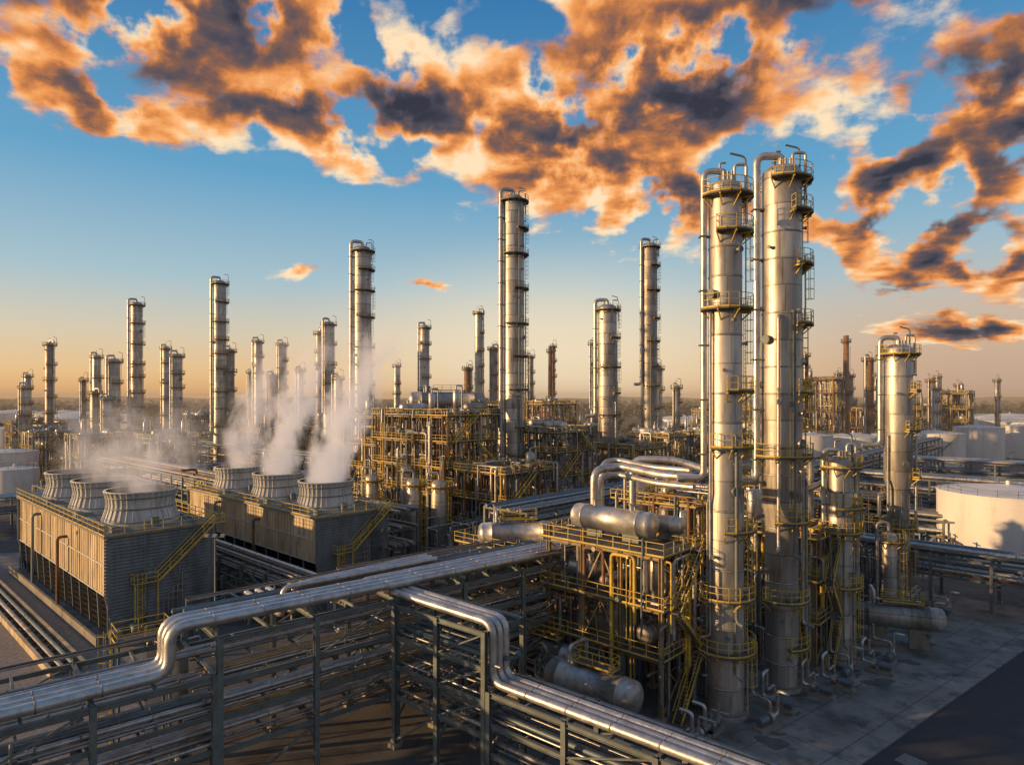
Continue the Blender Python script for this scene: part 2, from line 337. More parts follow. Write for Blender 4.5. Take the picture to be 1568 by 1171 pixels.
# ------------------------------------------------------------------ pipe rack
def pipe_rack(name, p0, p1, width, levels, bay=6.3, dens=.8, steel='steel', det=2, pmats=None, rng=(.1, .28), tray=True, skip_top=0.):
    b = MB(); p0 = Vector((p0[0], p0[1], 0)); p1 = Vector((p1[0], p1[1], 0)); d = p1-p0; L = d.length; ang = math.atan2(d.y, d.x)
    n = max(1, round(L/bay)); top = levels[-1]; B = b.ibeam if det > 1 else b.beam
    w = .34 if det > 1 else .35
    for i in range(n+1):
        x = L*i/n
        for y in (0, width):
            B((x, y, .3), (x, y, top+.17), w, w, steel)
            b.box(x-.35, x+.35, y-.35, y+.35, 0, .32, 'concrete')
        for z in levels: B((x, w/2, z), (x, width-w/2, z), .25, .34, steel)
        if width > 3: b.beam((x, .1, levels[0]-2), (x, 1.6, levels[0]-.15), .12, .12, steel)
    for z in levels:
        for y in (0, width):
            for i in range(n): B((L*i/n+w/2, y, z-.02), (L*(i+1)/n-w/2, y, z-.02), .2, .3, steel)
    if det > 1 and len(levels) > 1:
        for i in range(1, n, 3):
            for y in (-.02, width+.02):
                for a, c in zip(levels, levels[1:]):
                    b.beam((L*i/n, y, a), (L*(i+1)/n, y, c), .1, .1, steel)
        for i in range(n):          # intermediate cross members
            for z in levels: b.beam((L*(i+.5)/n, .1, z+.05), (L*(i+.5)/n, width-.1, z+.05), .14, .2, steel)
    for i in range(0, n, 3):
        for y in (0, width): b.beam((L*i/n, y, .5), (L*(i+1)/n, y, levels[0]-.2), .13, .13, steel)
    for li, z in enumerate(levels):
        y = .35; lim = width-.4
        if li == len(levels)-1 and skip_top: y = skip_top
        while y < lim:
            r = R.uniform(*rng)
            if R.random() < .4: r = rng[0]
            if R.random() < dens and y+2*r < lim:
                m = R.choice(pmats or PIPEMATS); yc = y+r; zc = z+.18+r
                a = -1.2+R.uniform(0, .8); e = L+R.uniform(.2, 1.2)
                q = R.random()
                if q < .18 and L > 14:
                    xx = L*R.uniform(.3, .7); dz = R.choice((-1.3, 1.3))
                    b.tube([(a, yc, zc), (xx, yc, zc), (xx, yc, zc+dz), (xx, R.choice((-.2, width+1.5)), zc+dz)], r, m, 8, r*3)
                    b.tube([(xx+1.2, yc, zc), (e, yc, zc)], r, m, 8)
                elif q < .26 and L > 14 and li < len(levels)-1:
                    xx = L*R.uniform(.2, .6)
                    b.tube([(a, yc, zc), (xx, yc, zc), (xx, yc, zc+.8), (xx+3, yc, zc+.8), (xx+3, yc, zc), (e, yc, zc)], r, m, 8, r*3)
                else: b.tube([(a, yc, zc), (e, yc, zc)], r, m, 10 if det > 1 else 6)
                if det > 1:
                    for k in range(R.randint(0, 4)):
                        xx = R.uniform(0, L); b.cyl((xx, yc, zc), (xx+.12, yc, zc), r+.07, 'steel', 10)
                    for k in range(int(L/3.1)):
                        if r > .15 and m in ('insul', 'silver'):
                            xx = k*3.1+.7; b.lathe((xx, yc, zc), [(r, 0), (r+.012, 0), (r+.012, .06), (r, .06)], 'clad_dark', 10, (1, 0, 0))
            y += 2*r+R.uniform(.08, .45)
    if det > 1 and tray:                 # cable tray along the back edge
        z = top+.75; y = width-.3
        for i in range(n+1): b.beam((L*i/n, y, top+.1), (L*i/n, y, z), .1, .1, steel)
        b.beam((0, y-.25, z+.05), (L, y-.25, z+.05), .03, .14, 'silver'); b.beam((0, y+.25, z+.05), (L, y+.25, z+.05), .03, .14, 'silver')
        k = 0
        while k < L: b.beam((k, y-.23, z), (k, y+.23, z), .04, .03, 'silver'); k += .6
        for c in (-.12, 0, .1): b.tube([(0, y+c, z+.06), (L, y+c, z+.06)], .04, 'dark', 5)
    return b.obj(name, p0, ang)
A = V(.759, .651, 0); Ay = V(-.651, .759, 0); Bd = V(.764, -.645, 0); By = V(.645, .764, 0); Nn = V(-9, 49, 0)
def fa(x, y, z=0): return Nn+A*(x-32)+Ay*y+V(0, 0, z)
def fb(x, y, z=0): return Nn+Bd*x+By*y+V(0, 0, z)
pipe_rack('pipe_rack', fa(0, 0), fa(19.4, 0), 8, [4.0, 6.2, 8.6], 6.4, .82, skip_top=3.0, pmats=FG, rng=(.08, .24))
pipe_rack('pipe_rack', fa(19.7, 0), fa(51.5, 0), 8, [3.8, 6.0, 8.2, 10.8], 6.3, .75, skip_top=4.5, pmats=FG+['steel_rust', 'steel_tan'], rng=(.07, .22))
pipe_rack('pipe_rack', fb(0.3, 0), fb(9.4, 0), 4, [3.8, 6.0, 8.2, 10.5], 4.6, .65, skip_top=3, pmats=FG, rng=(.07, .2), tray=False)
pipe_rack('pipe_rack', fb(9.8, 0), fb(40, 0), 3.6, [2.8, 4.7, 6.7], 6.2, .8, skip_top=2.5, pmats=FG, rng=(.07, .2), tray=False)
pipe_rack('pipe_rack', fa(34.5, 8.6), fa(62, 8.6), 6, [4.5, 7.0, 9.2], 6.2, .85, pmats=['steel_rust', 'clad_dark', 'silver', 'insul', 'steel_rust'])
b = MB()
for k, y in enumerate((.7, 1.55, 2.4)):
    r = (.34, .3, .32)[k]
    P = [fa(-3, y, 9.25), fa(17, y, 9.25), fa(17, y, 12.0), fa(56, y, 11.6)]
    b.tube(P, r, 'insul', 16, 1.0)
    for j in range(12):
        p = fa(19.5+j*3.1, y, 12.0-(2.5+j*3.1)*.4/39); b.lathe(p, [(r, 0), (r+.02, 0), (r+.02, .09), (r, .09)], 'clad_dark', 16, A)
    for j in range(5):
        p = fa(1+j*3.1, y, 9.25); b.lathe(p, [(r, 0), (r+.02, 0), (r+.02, .09), (r, .09)], 'clad_dark', 16, A)
    for j in range(6):
        b.beam(fa(19.7+j*6.3, y, 10.95), fa(19.7+j*6.3, y, 11.5), .2, .2, 'steel')
b.obj('insulated_pipeline')
b = MB()
for k, y in enumerate((.6, 1.25, 1.9)):
    r = (.28, .25, .27)[k]
    P = [fa(56, 3.3+(2-k)*.7, 11.35), fb(-3.3-(2-k)*.7, y, 11.3), fb(9.6, y, 11.1), fb(9.6, y, 7.2), fb(42, y, 7.2)]
    b.tube(P, r, 'insul', 16, .95)
    for j in range(9):
        p = fb(12.5+j*3.1, y, 7.2); b.lathe(p, [(r, 0), (r+.02, 0), (r+.02, .09), (r, .09)], 'clad_dark', 16, Bd)
b.obj('insulated_pipeline')
b = MB()
for k in range(3):
    b.tube([fa(26+k*.9, 14, 9.5), fa(26+k*.9, 6+k*.2, 9.5), fa(26+k*.9, 6+k*.2, 11.6), fa(40, 6+k*.8, 11.6)], .22, 'insul', 12, .7)
b.obj('branch_piping')
b = MB(); b.box(0, 3.4, 0, 2.2, -.06, 0, 'grating'); b.rail([(0, 0, 0), (3.4, 0, 0), (3.4, 2.2, 0), (0, 2.2, 0)], closed=True)
for x in (.1, 3.3):
    for y in (.1, 2.1): b.beam((x, y, -8.9), (x, y, -.06), .14, .14, 'steel')
b.ladder((-.25, 1, 0), (-1, 0, 0), -8.8, 0)
b.obj('valve_platform', fa(15.5, 8.3, 9.0), math.atan2(A.y, A.x))

def grid(x, y): return V(x*.68-y*.733, x*.733+y*.68, 0)
def rk(x, y, dr, L, w, lv, **k):
    d = V(.68, .733, 0) if dr == 'v' else V(-.733, .68, 0)
    pipe_rack('pipe_rack', (x, y), (x+d.x*L, y+d.y*L), w, lv, **k)
rk(-21.5, 75, 'u', 44, 4, [3.5, 5.5], dens=.9, det=2)
rk(80, 66, 'u', 62, 7, [4, 6.3], dens=.85, det=2, rng=(.12, .3))
rk(140, 86, 'u', 110, 9, [5, 7.5, 10], det=1, dens=.8, rng=(.2, .4), pmats=['insul', 'silver', 'bluegrey', 'insul'])
rk(190, 118, 'u', 120, 9, [6, 9], det=1, dens=.8, rng=(.25, .45), pmats=['insul', 'silver', 'bluegrey', 'white'])
rk(110, 76, 'u', 80, 8, [4, 6.5], det=1, rng=(.2, .4))
rk(-14, 97, 'u', 130, 8, [4.5, 7, 9.5], det=1, rng=(.15, .35))
rk(2, 88, 'v', 90, 8, [5, 8, 10.5], det=1, rng=(.15, .35))
rk(-62, 135, 'v', 100, 7, [5, 8], det=1, rng=(.2, .4), pmats=['insul', 'silver', 'insul'])
rk(-100, 150, 'v', 110, 7, [5, 8], det=1, rng=(.2, .4))
rk(-45, 170, 'u', 130, 8, [5, 8, 11], det=1, rng=(.2, .4))
rk(20, 185, 'u', 170, 8, [6, 9, 12], det=1, rng=(.2, .45))
rk(60, 130, 'v', 130, 8, [6, 9, 12], det=1, rng=(.2, .45))
rk(90, 150, 'u', 90, 7, [5, 8], det=1, rng=(.2, .4))
rk(-120, 100, 'v', 60, 6, [4, 6.5], det=1, rng=(.2, .35))
rk(-90, 92, 'u', 60, 5, [3, 5], det=1, rng=(.2, .35))

# ------------------------------------------------------------------ process structures
def structure(name, x, y, nx, ny, bx, by, floors, steel='steel', railm='yellow', det=2, npipe=30, rz=GRID, equip=.6, topequip=True, over=1.0):
    b = MB(); LX = nx*bx; LY = ny*by; B = b.ibeam if det > 1 else b.beam; w = .32
    top = floors[-1]
    for i in range(nx+1):
        for j in range(ny+1):
            hgt = top+(1.2 if R.random() < .2 else 0)
            B((i*bx, j*by, .3), (i*bx, j*by, hgt), w, w, steel); b.box(i*bx-.4, i*bx+.4, j*by-.4, j*by+.4, 0, .32, 'concrete')
    for fi, z in enumerate(floors):
        for i in range(nx+1):
            for j in range(ny): B((i*bx, j*by+w/2, z-.2), (i*bx, (j+1)*by-w/2, z-.2), .22, .36, steel)
        for j in range(ny+1):
            for i in range(nx): B((i*bx+w/2, j*by, z-.2), ((i+1)*bx-w/2, j*by, z-.2), .22, .36, steel)
        for i in range(nx):
            for j in range(ny):
                if R.random() < .88: b.box(i*bx+.03, (i+1)*bx-.03, j*by+.03, (j+1)*by-.03, z+.0, z+.05, 'grating')
                for k in (1, 2): b.beam((i*bx+bx*k/3, j*by+.2, z-.12), (i*bx+bx*k/3, (j+1)*by-.2, z-.12), .1, .2, steel)
        e = .55; zz = z+.05
        b.rail([(-e, -e, zz), (LX+e, -e, zz), (LX+e, LY+e, zz), (-e, LY+e, zz)], railm, 1.1, 1.6, .036 if det > 1 else .05, True)
        for (x0, x1, y0, y1) in ((-e, LX+e, -e, -.02), (-e, -.02, 0, LY), (LX+.02, LX+e, 0, LY), (-e, LX+e, LY+.02, LY+e)): b.box(x0, x1, y0, y1, z-.06, z+.046, 'grating')
        nxt = floors[fi+1]-z if fi+1 < len(floors) else 5
        for i in range(nx):
            for j in range(ny):
                if R.random() > equip or (z == top and not topequip): continue
                cx, cy = (i+.5)*bx, (j+.5)*by; q = R.random()
                if q < .45:
                    rr = min(R.uniform(.5, 1.0), nxt*.3); d = R.choice(((1, 0, 0), (0, 1, 0))); Lh = (bx if d[0] else by)*R.uniform(.6, .95)
                    b.drum((cx, cy, z+rr+.5), d, Lh, rr, R.choice(('insul', 'clad', 'silver', 'clad_dark')), .45, 16)
                elif q < .75:
                    rr = R.uniform(.4, .8); hh = min(nxt*.75, R.uniform(2.5, 5)) if fi+1 < len(floors) else R.uniform(2.5, 5)
                    b.lathe((cx, cy, z+.05), [(rr*.8, 0), (rr*.8, .6), (rr, .7), (rr, hh), (rr*.7, hh+rr*.3), (.01, hh+rr*.4)], R.choice(('insul', 'clad', 'silver')), 16)
                    b.tube([(cx, cy, z+hh), (cx, cy, z+hh+1), (cx+1.5, cy, z+hh+1), (cx+1.5, cy, z-2)], .15, 'silver', 8, .4)
                else:
                    for k in range(3):
                        b.tube([(cx-1+k*.6, cy-1.2, z-.5), (cx-1+k*.6, cy-1.2, z+1.1), (cx-1+k*.6, cy+1.2, z+1.1), (cx-1+k*.6, cy+1.2, z-.5)], .12, R.choice(PIPEMATS), 7, .3)
                        b.cyl((cx-1+k*.6, cy, z+1.0), (cx-1+k*.6, cy, z+1.6), .05, 'steel', 6); b.lathe((cx-1+k*.6, cy, z+1.6), [(.2, 0), (.22, .03), (.2, .06)], 'redpaint', 8)
    lv = [0.3]+list(floors)
    for j, (yy) in enumerate((0, LY)):
        i = R.randrange(nx)
        for a, c in zip(lv, lv[1:]):
            b.beam((i*bx, yy-.02, a), ((i+1)*bx, yy-.02, c-.4), .12, .12, steel); b.beam(((i+1)*bx, yy+.12, a), (i*bx, yy+.12, c-.4), .12, .12, steel)
    for xx in (0, LX):
        j = R.randrange(ny)
        for a, c in zip(lv, lv[1:]):
            b.beam((xx-.02, j*by, a), (xx-.02, (j+.5)*by, c-.4), .12, .12, steel); b.beam((xx-.02, (j+1)*by, a), (xx-.02, (j+.5)*by, c-.4), .12, .12, steel)
    z0 = 0
    for fi, z in enumerate(floors[:6]):
        xa, xb = (.5, LX-.8) if fi % 2 == 0 else (LX-.8, .5)
        if abs(xb-xa) > (z-z0)*1.2: xb = xa+math.copysign((z-z0)*1.2, xb-xa)
        for yy in (-1.5, -.75): b.beam((xa, yy, z0), (xb, yy, z), .05, .25, railm); b.tube([(xa, yy, z0+1), (xb, yy, z+1)], .035, railm, 4)
        ns = int((z-z0)/.25)
        for k in range(1, ns):
            t = k/ns; b.box(xa+(xb-xa)*t-.12, xa+(xb-xa)*t+.12, -1.46, -.79, z0+(z-z0)*t-.015, z0+(z-z0)*t+.015, 'grating')
        b.box(xb-.6, xb+.6, -1.55, -.57, z-.055, z+.04, 'grating')
        z0 = z
    for k in range(npipe):
        r = R.choice((.05, .07, .09, .12, .16, .22)) * (1 if det > 1 else 1.3); m = R.choice(PIPEMATS+['steel_rust', 'yellow'] if steel != 'steel' else PIPEMATS)
        side = R.randrange(4); z0 = R.choice([.5]+list(floors))+R.uniform(.3, 1.5); z1 = min(top+over, z0+R.uniform(2, 10)); o = R.uniform(-.35, .7)
        if side == 0: x0, y0 = R.uniform(0, LX), -o
        elif side == 1: x0, y0 = -o, R.uniform(0, LY)
        elif side == 2: x0, y0 = R.uniform(0, LX), R.uniform(0, LY)
        else: x0, y0 = LX+o, R.uniform(0, LY)
        dx, dy = R.choice(((1, 0), (-1, 0), (0, 1), (0, -1))); l = R.uniform(1, 6)
        x1 = min(LX+.8, max(-.8, x0+dx*l)); y1 = min(LY+.8, max(-.8, y0+dy*l))
        P = [(x0, y0, z0 if R.random() < .5 else 0.2), (x0, y0, z1), (x1, y1, z1)]
        if R.random() < .6: P.append((x1, y1, max(.2, z1-R.uniform(1.5, 7))))
        b.tube(P, r, m, 8 if det > 1 else 6, r*2.6)
    return b.obj(name, (x, y, 0), rz)

structure('process_structure', 12.0, 52.5, 1, 3, 5.2, 3.9, [5, 9, 13.3], 'steel_tan', det=2, npipe=42, equip=.75, topequip=False, over=-.4)
structure('process_structure', 1.5, 68.5, 1, 2, 5.5, 5, [4.5, 9.6], 'steel_tan', det=2, npipe=22, equip=.3, topequip=False, over=-.4)
structure('process_structure', 29, 62.5, 1, 2, 4.2, 4.5, [4.5, 8.5, 12.5], 'steel_tan', det=2, npipe=50, equip=.6)
structure('process_structure', 20, 72, 2, 2, 5, 5, [5, 9.5, 14], 'steel_tan', det=2, npipe=60)
structure('process_structure', 36, 78, 2, 1, 5, 5, [5, 9, 13], 'steel', det=2, npipe=40)
structure('process_structure', -11, 112, 2, 4, 6, 5.2, [5, 9.5, 14, 18.5, 23], 'steel_tan', det=2, npipe=190, equip=.75)
structure('process_structure', -1, 103, 2, 2, 6, 5.5, [5, 9.5, 14], 'steel_rust', det=2, npipe=90, equip=.6)
structure('process_structure', 9, 132, 2, 3, 6, 5.2, [5, 10, 15, 19], 'steel', det=1, npipe=120)
structure('process_structure', 27, 140, 2, 2, 6, 6, [5, 10, 15], 'steel_tan', det=1, npipe=80)
structure('process_structure', 40, 168, 3, 2, 6, 6, [6, 11, 16], 'steel', det=1, npipe=80)
structure('process_structure', -28, 140, 2, 3, 6, 6, [6, 11, 16, 22], 'steel_tan', det=1, npipe=110)
structure('process_structure', -12, 165, 3, 3, 6, 6, [6, 12, 18, 24], 'steel_rust', det=1, npipe=110)
structure('process_structure', -75, 195, 3, 2, 6, 6, [6, 11, 16], 'steel_tan', det=1, npipe=80)
structure('process_structure', -98, 178, 2, 3, 6, 6, [5, 10, 15], 'steel', det=1, npipe=80)
structure('process_structure', -118, 178, 2, 2, 6, 6, [5, 10, 15], 'steel_tan', det=1, npipe=80)
structure('process_structure', -150, 205, 2, 3, 6, 6, [5, 10, 14], 'steel', det=1, npipe=80)
structure('process_structure', -62, 160, 2, 2, 6, 6, [5, 10], 'steel_tan', det=1, npipe=60)
structure('process_structure', 118, 240, 2, 3, 6, 6, [7, 14, 21, 28, 33], 'steel_rust', 'steel_rust', det=1, npipe=100)
structure('process_structure', 148, 265, 2, 2, 7, 7, [7, 14, 21], 'steel_rust', 'steel_rust', det=1, npipe=60)
structure('process_structure', 62, 110, 2, 2, 6, 6, [5, 9], 'steel', det=1, npipe=50)
protos = [o for o in scene.objects if o.name.startswith('process_structure')][7:16]
for (x, y) in ((-45, 215), (-20, 225), (10, 215), (30, 235), (60, 200), (-110, 225), (-170, 230), (-195, 255), (75, 240), (-130, 265), (-60, 270), (-5, 300), (180, 310), (210, 330), (95, 290), (-210, 215), (-85, 300), (160, 300),
               (130, 320), (240, 340), (110, 330), (190, 360)):
    p = R.choice(protos); o = bpy.data.objects.new('process_structure', p.data); scene.collection.objects.link(o); o.location = (x, y, 0); o.rotation_euler = (0, 0, GRID+R.choice((0, pi/2)))
    if y > 300: o.scale = (1.1, 1.1, 1.3)

# ------------------------------------------------------------------ vessels
def vessel(name, x, y, z, L, r, ang, m='insul', saddle=None):
    b = MB(); b.drum((0, 0, z), (1, 0, 0), L, r, m, saddle if saddle is not None else z-r, 28)
    b.tube([(-L*.3, 0, z+r), (-L*.3, 0, z+r+1.2), (-L*.3, 2.5, z+r+1.2), (-L*.3, 2.5, z-1)], .17, 'insul', 10, .5)
    b.tube([(L*.35, 0, z-r+.1), (L*.35, 0, z-r-.4), (L*.35, -1.8, z-r-.4)], .12, 'silver', 8, .3)
    b.box(-L*.2, L*.3, -.5, .5, z+r+.25, z+r+.3, 'grating'); b.rail([(-L*.2, -.5, z+r+.3), (L*.3, -.5, z+r+.3), (L*.3, .5, z+r+.3), (-L*.2, .5, z+r+.3)], closed=True)
    for k in (-.1, .2): b.beam((L*k, 0, z+r-.1), (L*k, 0, z+r+.25), .1, .1, 'steel')
    return b.obj(name, (x, y, 0), ang)
vb = math.atan2(Bd.y, Bd.x)
vessel('horizontal_vessel', 6.3, 51.4, 3.5, 7.2, 1.3, vb, 'silver')
vessel('horizontal_vessel', 40.5, 68.5, 3.2, 7.5, 1.2, -.35, 'clad_dark')
vessel('accumulator_drum', .5, 73.4, 10.9, 7.5, 1.25, .12, 'insul', .1)
b = MB(); b.drum((0, 0, 0), (1, 0, 0), 7.6, 1.1, 'insul', .6, 28)
b.obj('overhead_condenser', (9.0, 58.2, 15.2), GRID+pi/2)
b = MB(); b.drum((0, 0, 0), (1, 0, 0), 6.2, .75, 'insul', .6, 24)
b.obj('overhead_condenser', (12.6, 59.6, 14.8), GRID+pi/2)
vessel('horizontal_vessel', -13, 131, 25.6, 14, 1.7, 0.3, 'silver', .3)
vessel('horizontal_vessel', 3, 60, 3.0, 6, 1, vb, 'silver')
def vvessel(x, y, h, r, m='insul'):
    b = MB(); b.lathe((0, 0, 0), [(r*.95, 0), (r*.95, 2), (r, 2.1), (r, h-.5*r), (r*.85, h-.2*r), (r*.5, h), (.01, h+.1)], m, 24)
    for z in (3, 6, 9):
        if z < h-1: b.lathe((0, 0, z), [(r, -.06), (r+.04, -.05), (r+.04, .05), (r, .06)], 'silver', 24)
    b.ringplat(h-1, r, r+.9, -2.5, 1.5, 2); b.ladder((math.cos(-.4)*(r+.25), math.sin(-.4)*(r+.25), 0), (1, -.4, 0), 0, h-1)
    b.tube([(0, 0, h), (0, 0, h+1.2), (-r-.5, 0, h+1.2), (-r-.5, 0, 1.2), (-r-2, 0, 1.2)], .2, 'silver', 8, .5)
    b.obj('vertical_vessel', (x, y, 0))
for (x, y, h, r) in ((-15.8, 105, 13.2, 1.2), (-11.6, 104, 13, 1.3), (-24, 112, 13, 1.1), (-19, 118, 14, 1.2), (45, 78, 10, .9), (28, 76, 17, 1), (36, 88, 14, 1.1), (15, 78, 16, 1.0), (20, 84, 15, .9)): vvessel(x, y, h, r, 'clad')
b = MB()
for k, (dz, dy) in enumerate(((0, 0), (-.9, 1.1), (.4, 2.3))):
    b.tube([(15.6, 54.8+dy, 19.3+dz), (12.9, 57.5+dy, 19.3+dz), (10.2, 62+dy, 19.6+dz), (7.6+k*.5, 60.5+dy, 19.4+dz), (7.6+k*.5, 60.5+dy, 14.6)], (.36, .3, .26)[k], 'insul', 14, 1.1)
b.tube([(22.1, 59, 18.5), (20.6, 61, 18.5), (16, 64, 20), (12, 65, 20), (12, 65, 9)], .36, 'insul', 14, 1.2)
b.tube([(26.2, 60, 20.6), (29, 64, 20.6), (31.5, 69, 20.4), (31.5, 69, 6)], .36, 'insul', 14, 1.2)
b.tube([(27, 62, 17), (33, 68, 17.5), (38, 72, 17.5), (38, 72, 5)], .3, 'silver', 12, 1)
b.obj('overhead_piping')

# pumps, manifolds, ground level clutter
pb = MB()
pb.box(-1.1, 1.1, -.45, .45, 0, .3, 'concrete'); pb.cyl((-.9, 0, .75), (.1, 0, .75), .33, 'bluegrey', 14); pb.cyl((.1, 0, .75), (.4, 0, .75), .12, 'steel', 8)
pb.cyl((.4, 0, .75), (.75, 0, .75), .4, 'silver', 14); pb.tube([(.6, 0, 1), (.6, 0, 2.0), (.6, 1.6, 2.0), (.6, 1.6, 3.4)], .12, 'silver', 8, .3); pb.tube([(.75, 0, .75), (1.6, 0, .75), (1.6, 0, 2.6), (1.6, -1, 2.6)], .15, 'insul', 8, .35)
pb.cyl((1.6, 0, 1.5), (1.6, -.45, 1.5), .05, 'steel', 6); pb.lathe((1.6, -.45, 1.5), [(.2, 0), (.24, .03), (.2, .06)], 'redpaint', 10, (0, 1, 0))
pm = pb.obj('pump', (20, 51.5, 0), .6)
for (x, y) in ((22.5, 54.5), (14.5, 49.8), (15.8, 51), (27, 57), (29.5, 58.5), (35, 62), (37, 64), (2.8, 55), (0, 57.5), (31, 60.5), (45, 72), (47.5, 73.8), (-5, 60), (-28, 76), (-25, 78), (52, 78), (-8, 70), (-10, 78), (22, 66), (25, 67.5)):
    o = bpy.data.objects.new('pump', pm.data); scene.collection.objects.link(o); o.location = (x, y, 0); o.rotation_euler = (0, 0, GRID+R.choice((0, pi/2, pi, -pi/2)))
def cluster(x, y, w, d, h, n, rz=GRID):
    b = MB()
    for k in range(n):
        r = R.choice((.06, .09, .12, .18)); x0, y0 = R.uniform(0, w), R.uniform(0, d); z = R.uniform(.6, h)
        if R.random() < .5: x1, y1 = R.uniform(0, w), y0
        else: x1, y1 = x0, R.uniform(0, d)
        P = [(x0, y0, 0), (x0, y0, z), (x1, y1, z), (x1, y1, R.choice((0, h)))]
        b.tube(P, r, R.choice(PIPEMATS), 8, r*2.8)
        if R.random() < .4:
            c = ((x0+x1)/2, (y0+y1)/2); b.cyl((c[0], c[1], z-.25), (c[0], c[1], z+.25), r*1.9, 'bluegrey', 10); b.cyl((c[0], c[1], z), (c[0], c[1], z+.8), .05, 'steel', 6); b.lathe((c[0], c[1], z+.8), [(.18, 0), (.22, .03), (.18, .06)], R.choice(('redpaint', 'yellow', 'bluegrey')), 10)
    for k in range(n//6):
        x0, y0 = R.uniform(0, w), R.uniform(0, d)
        b.beam((x0, y0, 0), (x0, y0, h), .15, .15, 'steel'); b.beam((x0-.8, y0, h-.3), (x0+.8, y0, h-.3), .12, .15, 'steel')
    b.obj('pipe_manifold', (x, y, 0), rz)
cluster(3, 54, 5, 10, 4, 40); cluster(16, 56, 6, 8, 7, 45); cluster(24, 62, 7, 8, 9, 50); cluster(36, 70, 9, 8, 8, 50); cluster(46, 76, 10, 8, 7, 50)
cluster(-27, 72, 7, 16, 3.5, 50); cluster(2, 62, 8, 8, 6, 50); cluster(8, 74, 12, 12, 10, 90); cluster(-6, 92, 14, 10, 8, 60); cluster(26, 88, 18, 14, 9, 90); cluster(14, 104, 18, 18, 11, 100); cluster(40, 110, 20, 20, 8, 80)
cluster(-24, 118, 14, 20, 10, 80); cluster(-50, 140, 20, 30, 8, 90); cluster(-90, 130, 20, 30, 7, 80); cluster(65, 95, 10, 20, 5, 60); cluster(-36, 66, 5, 8, 2, 20)

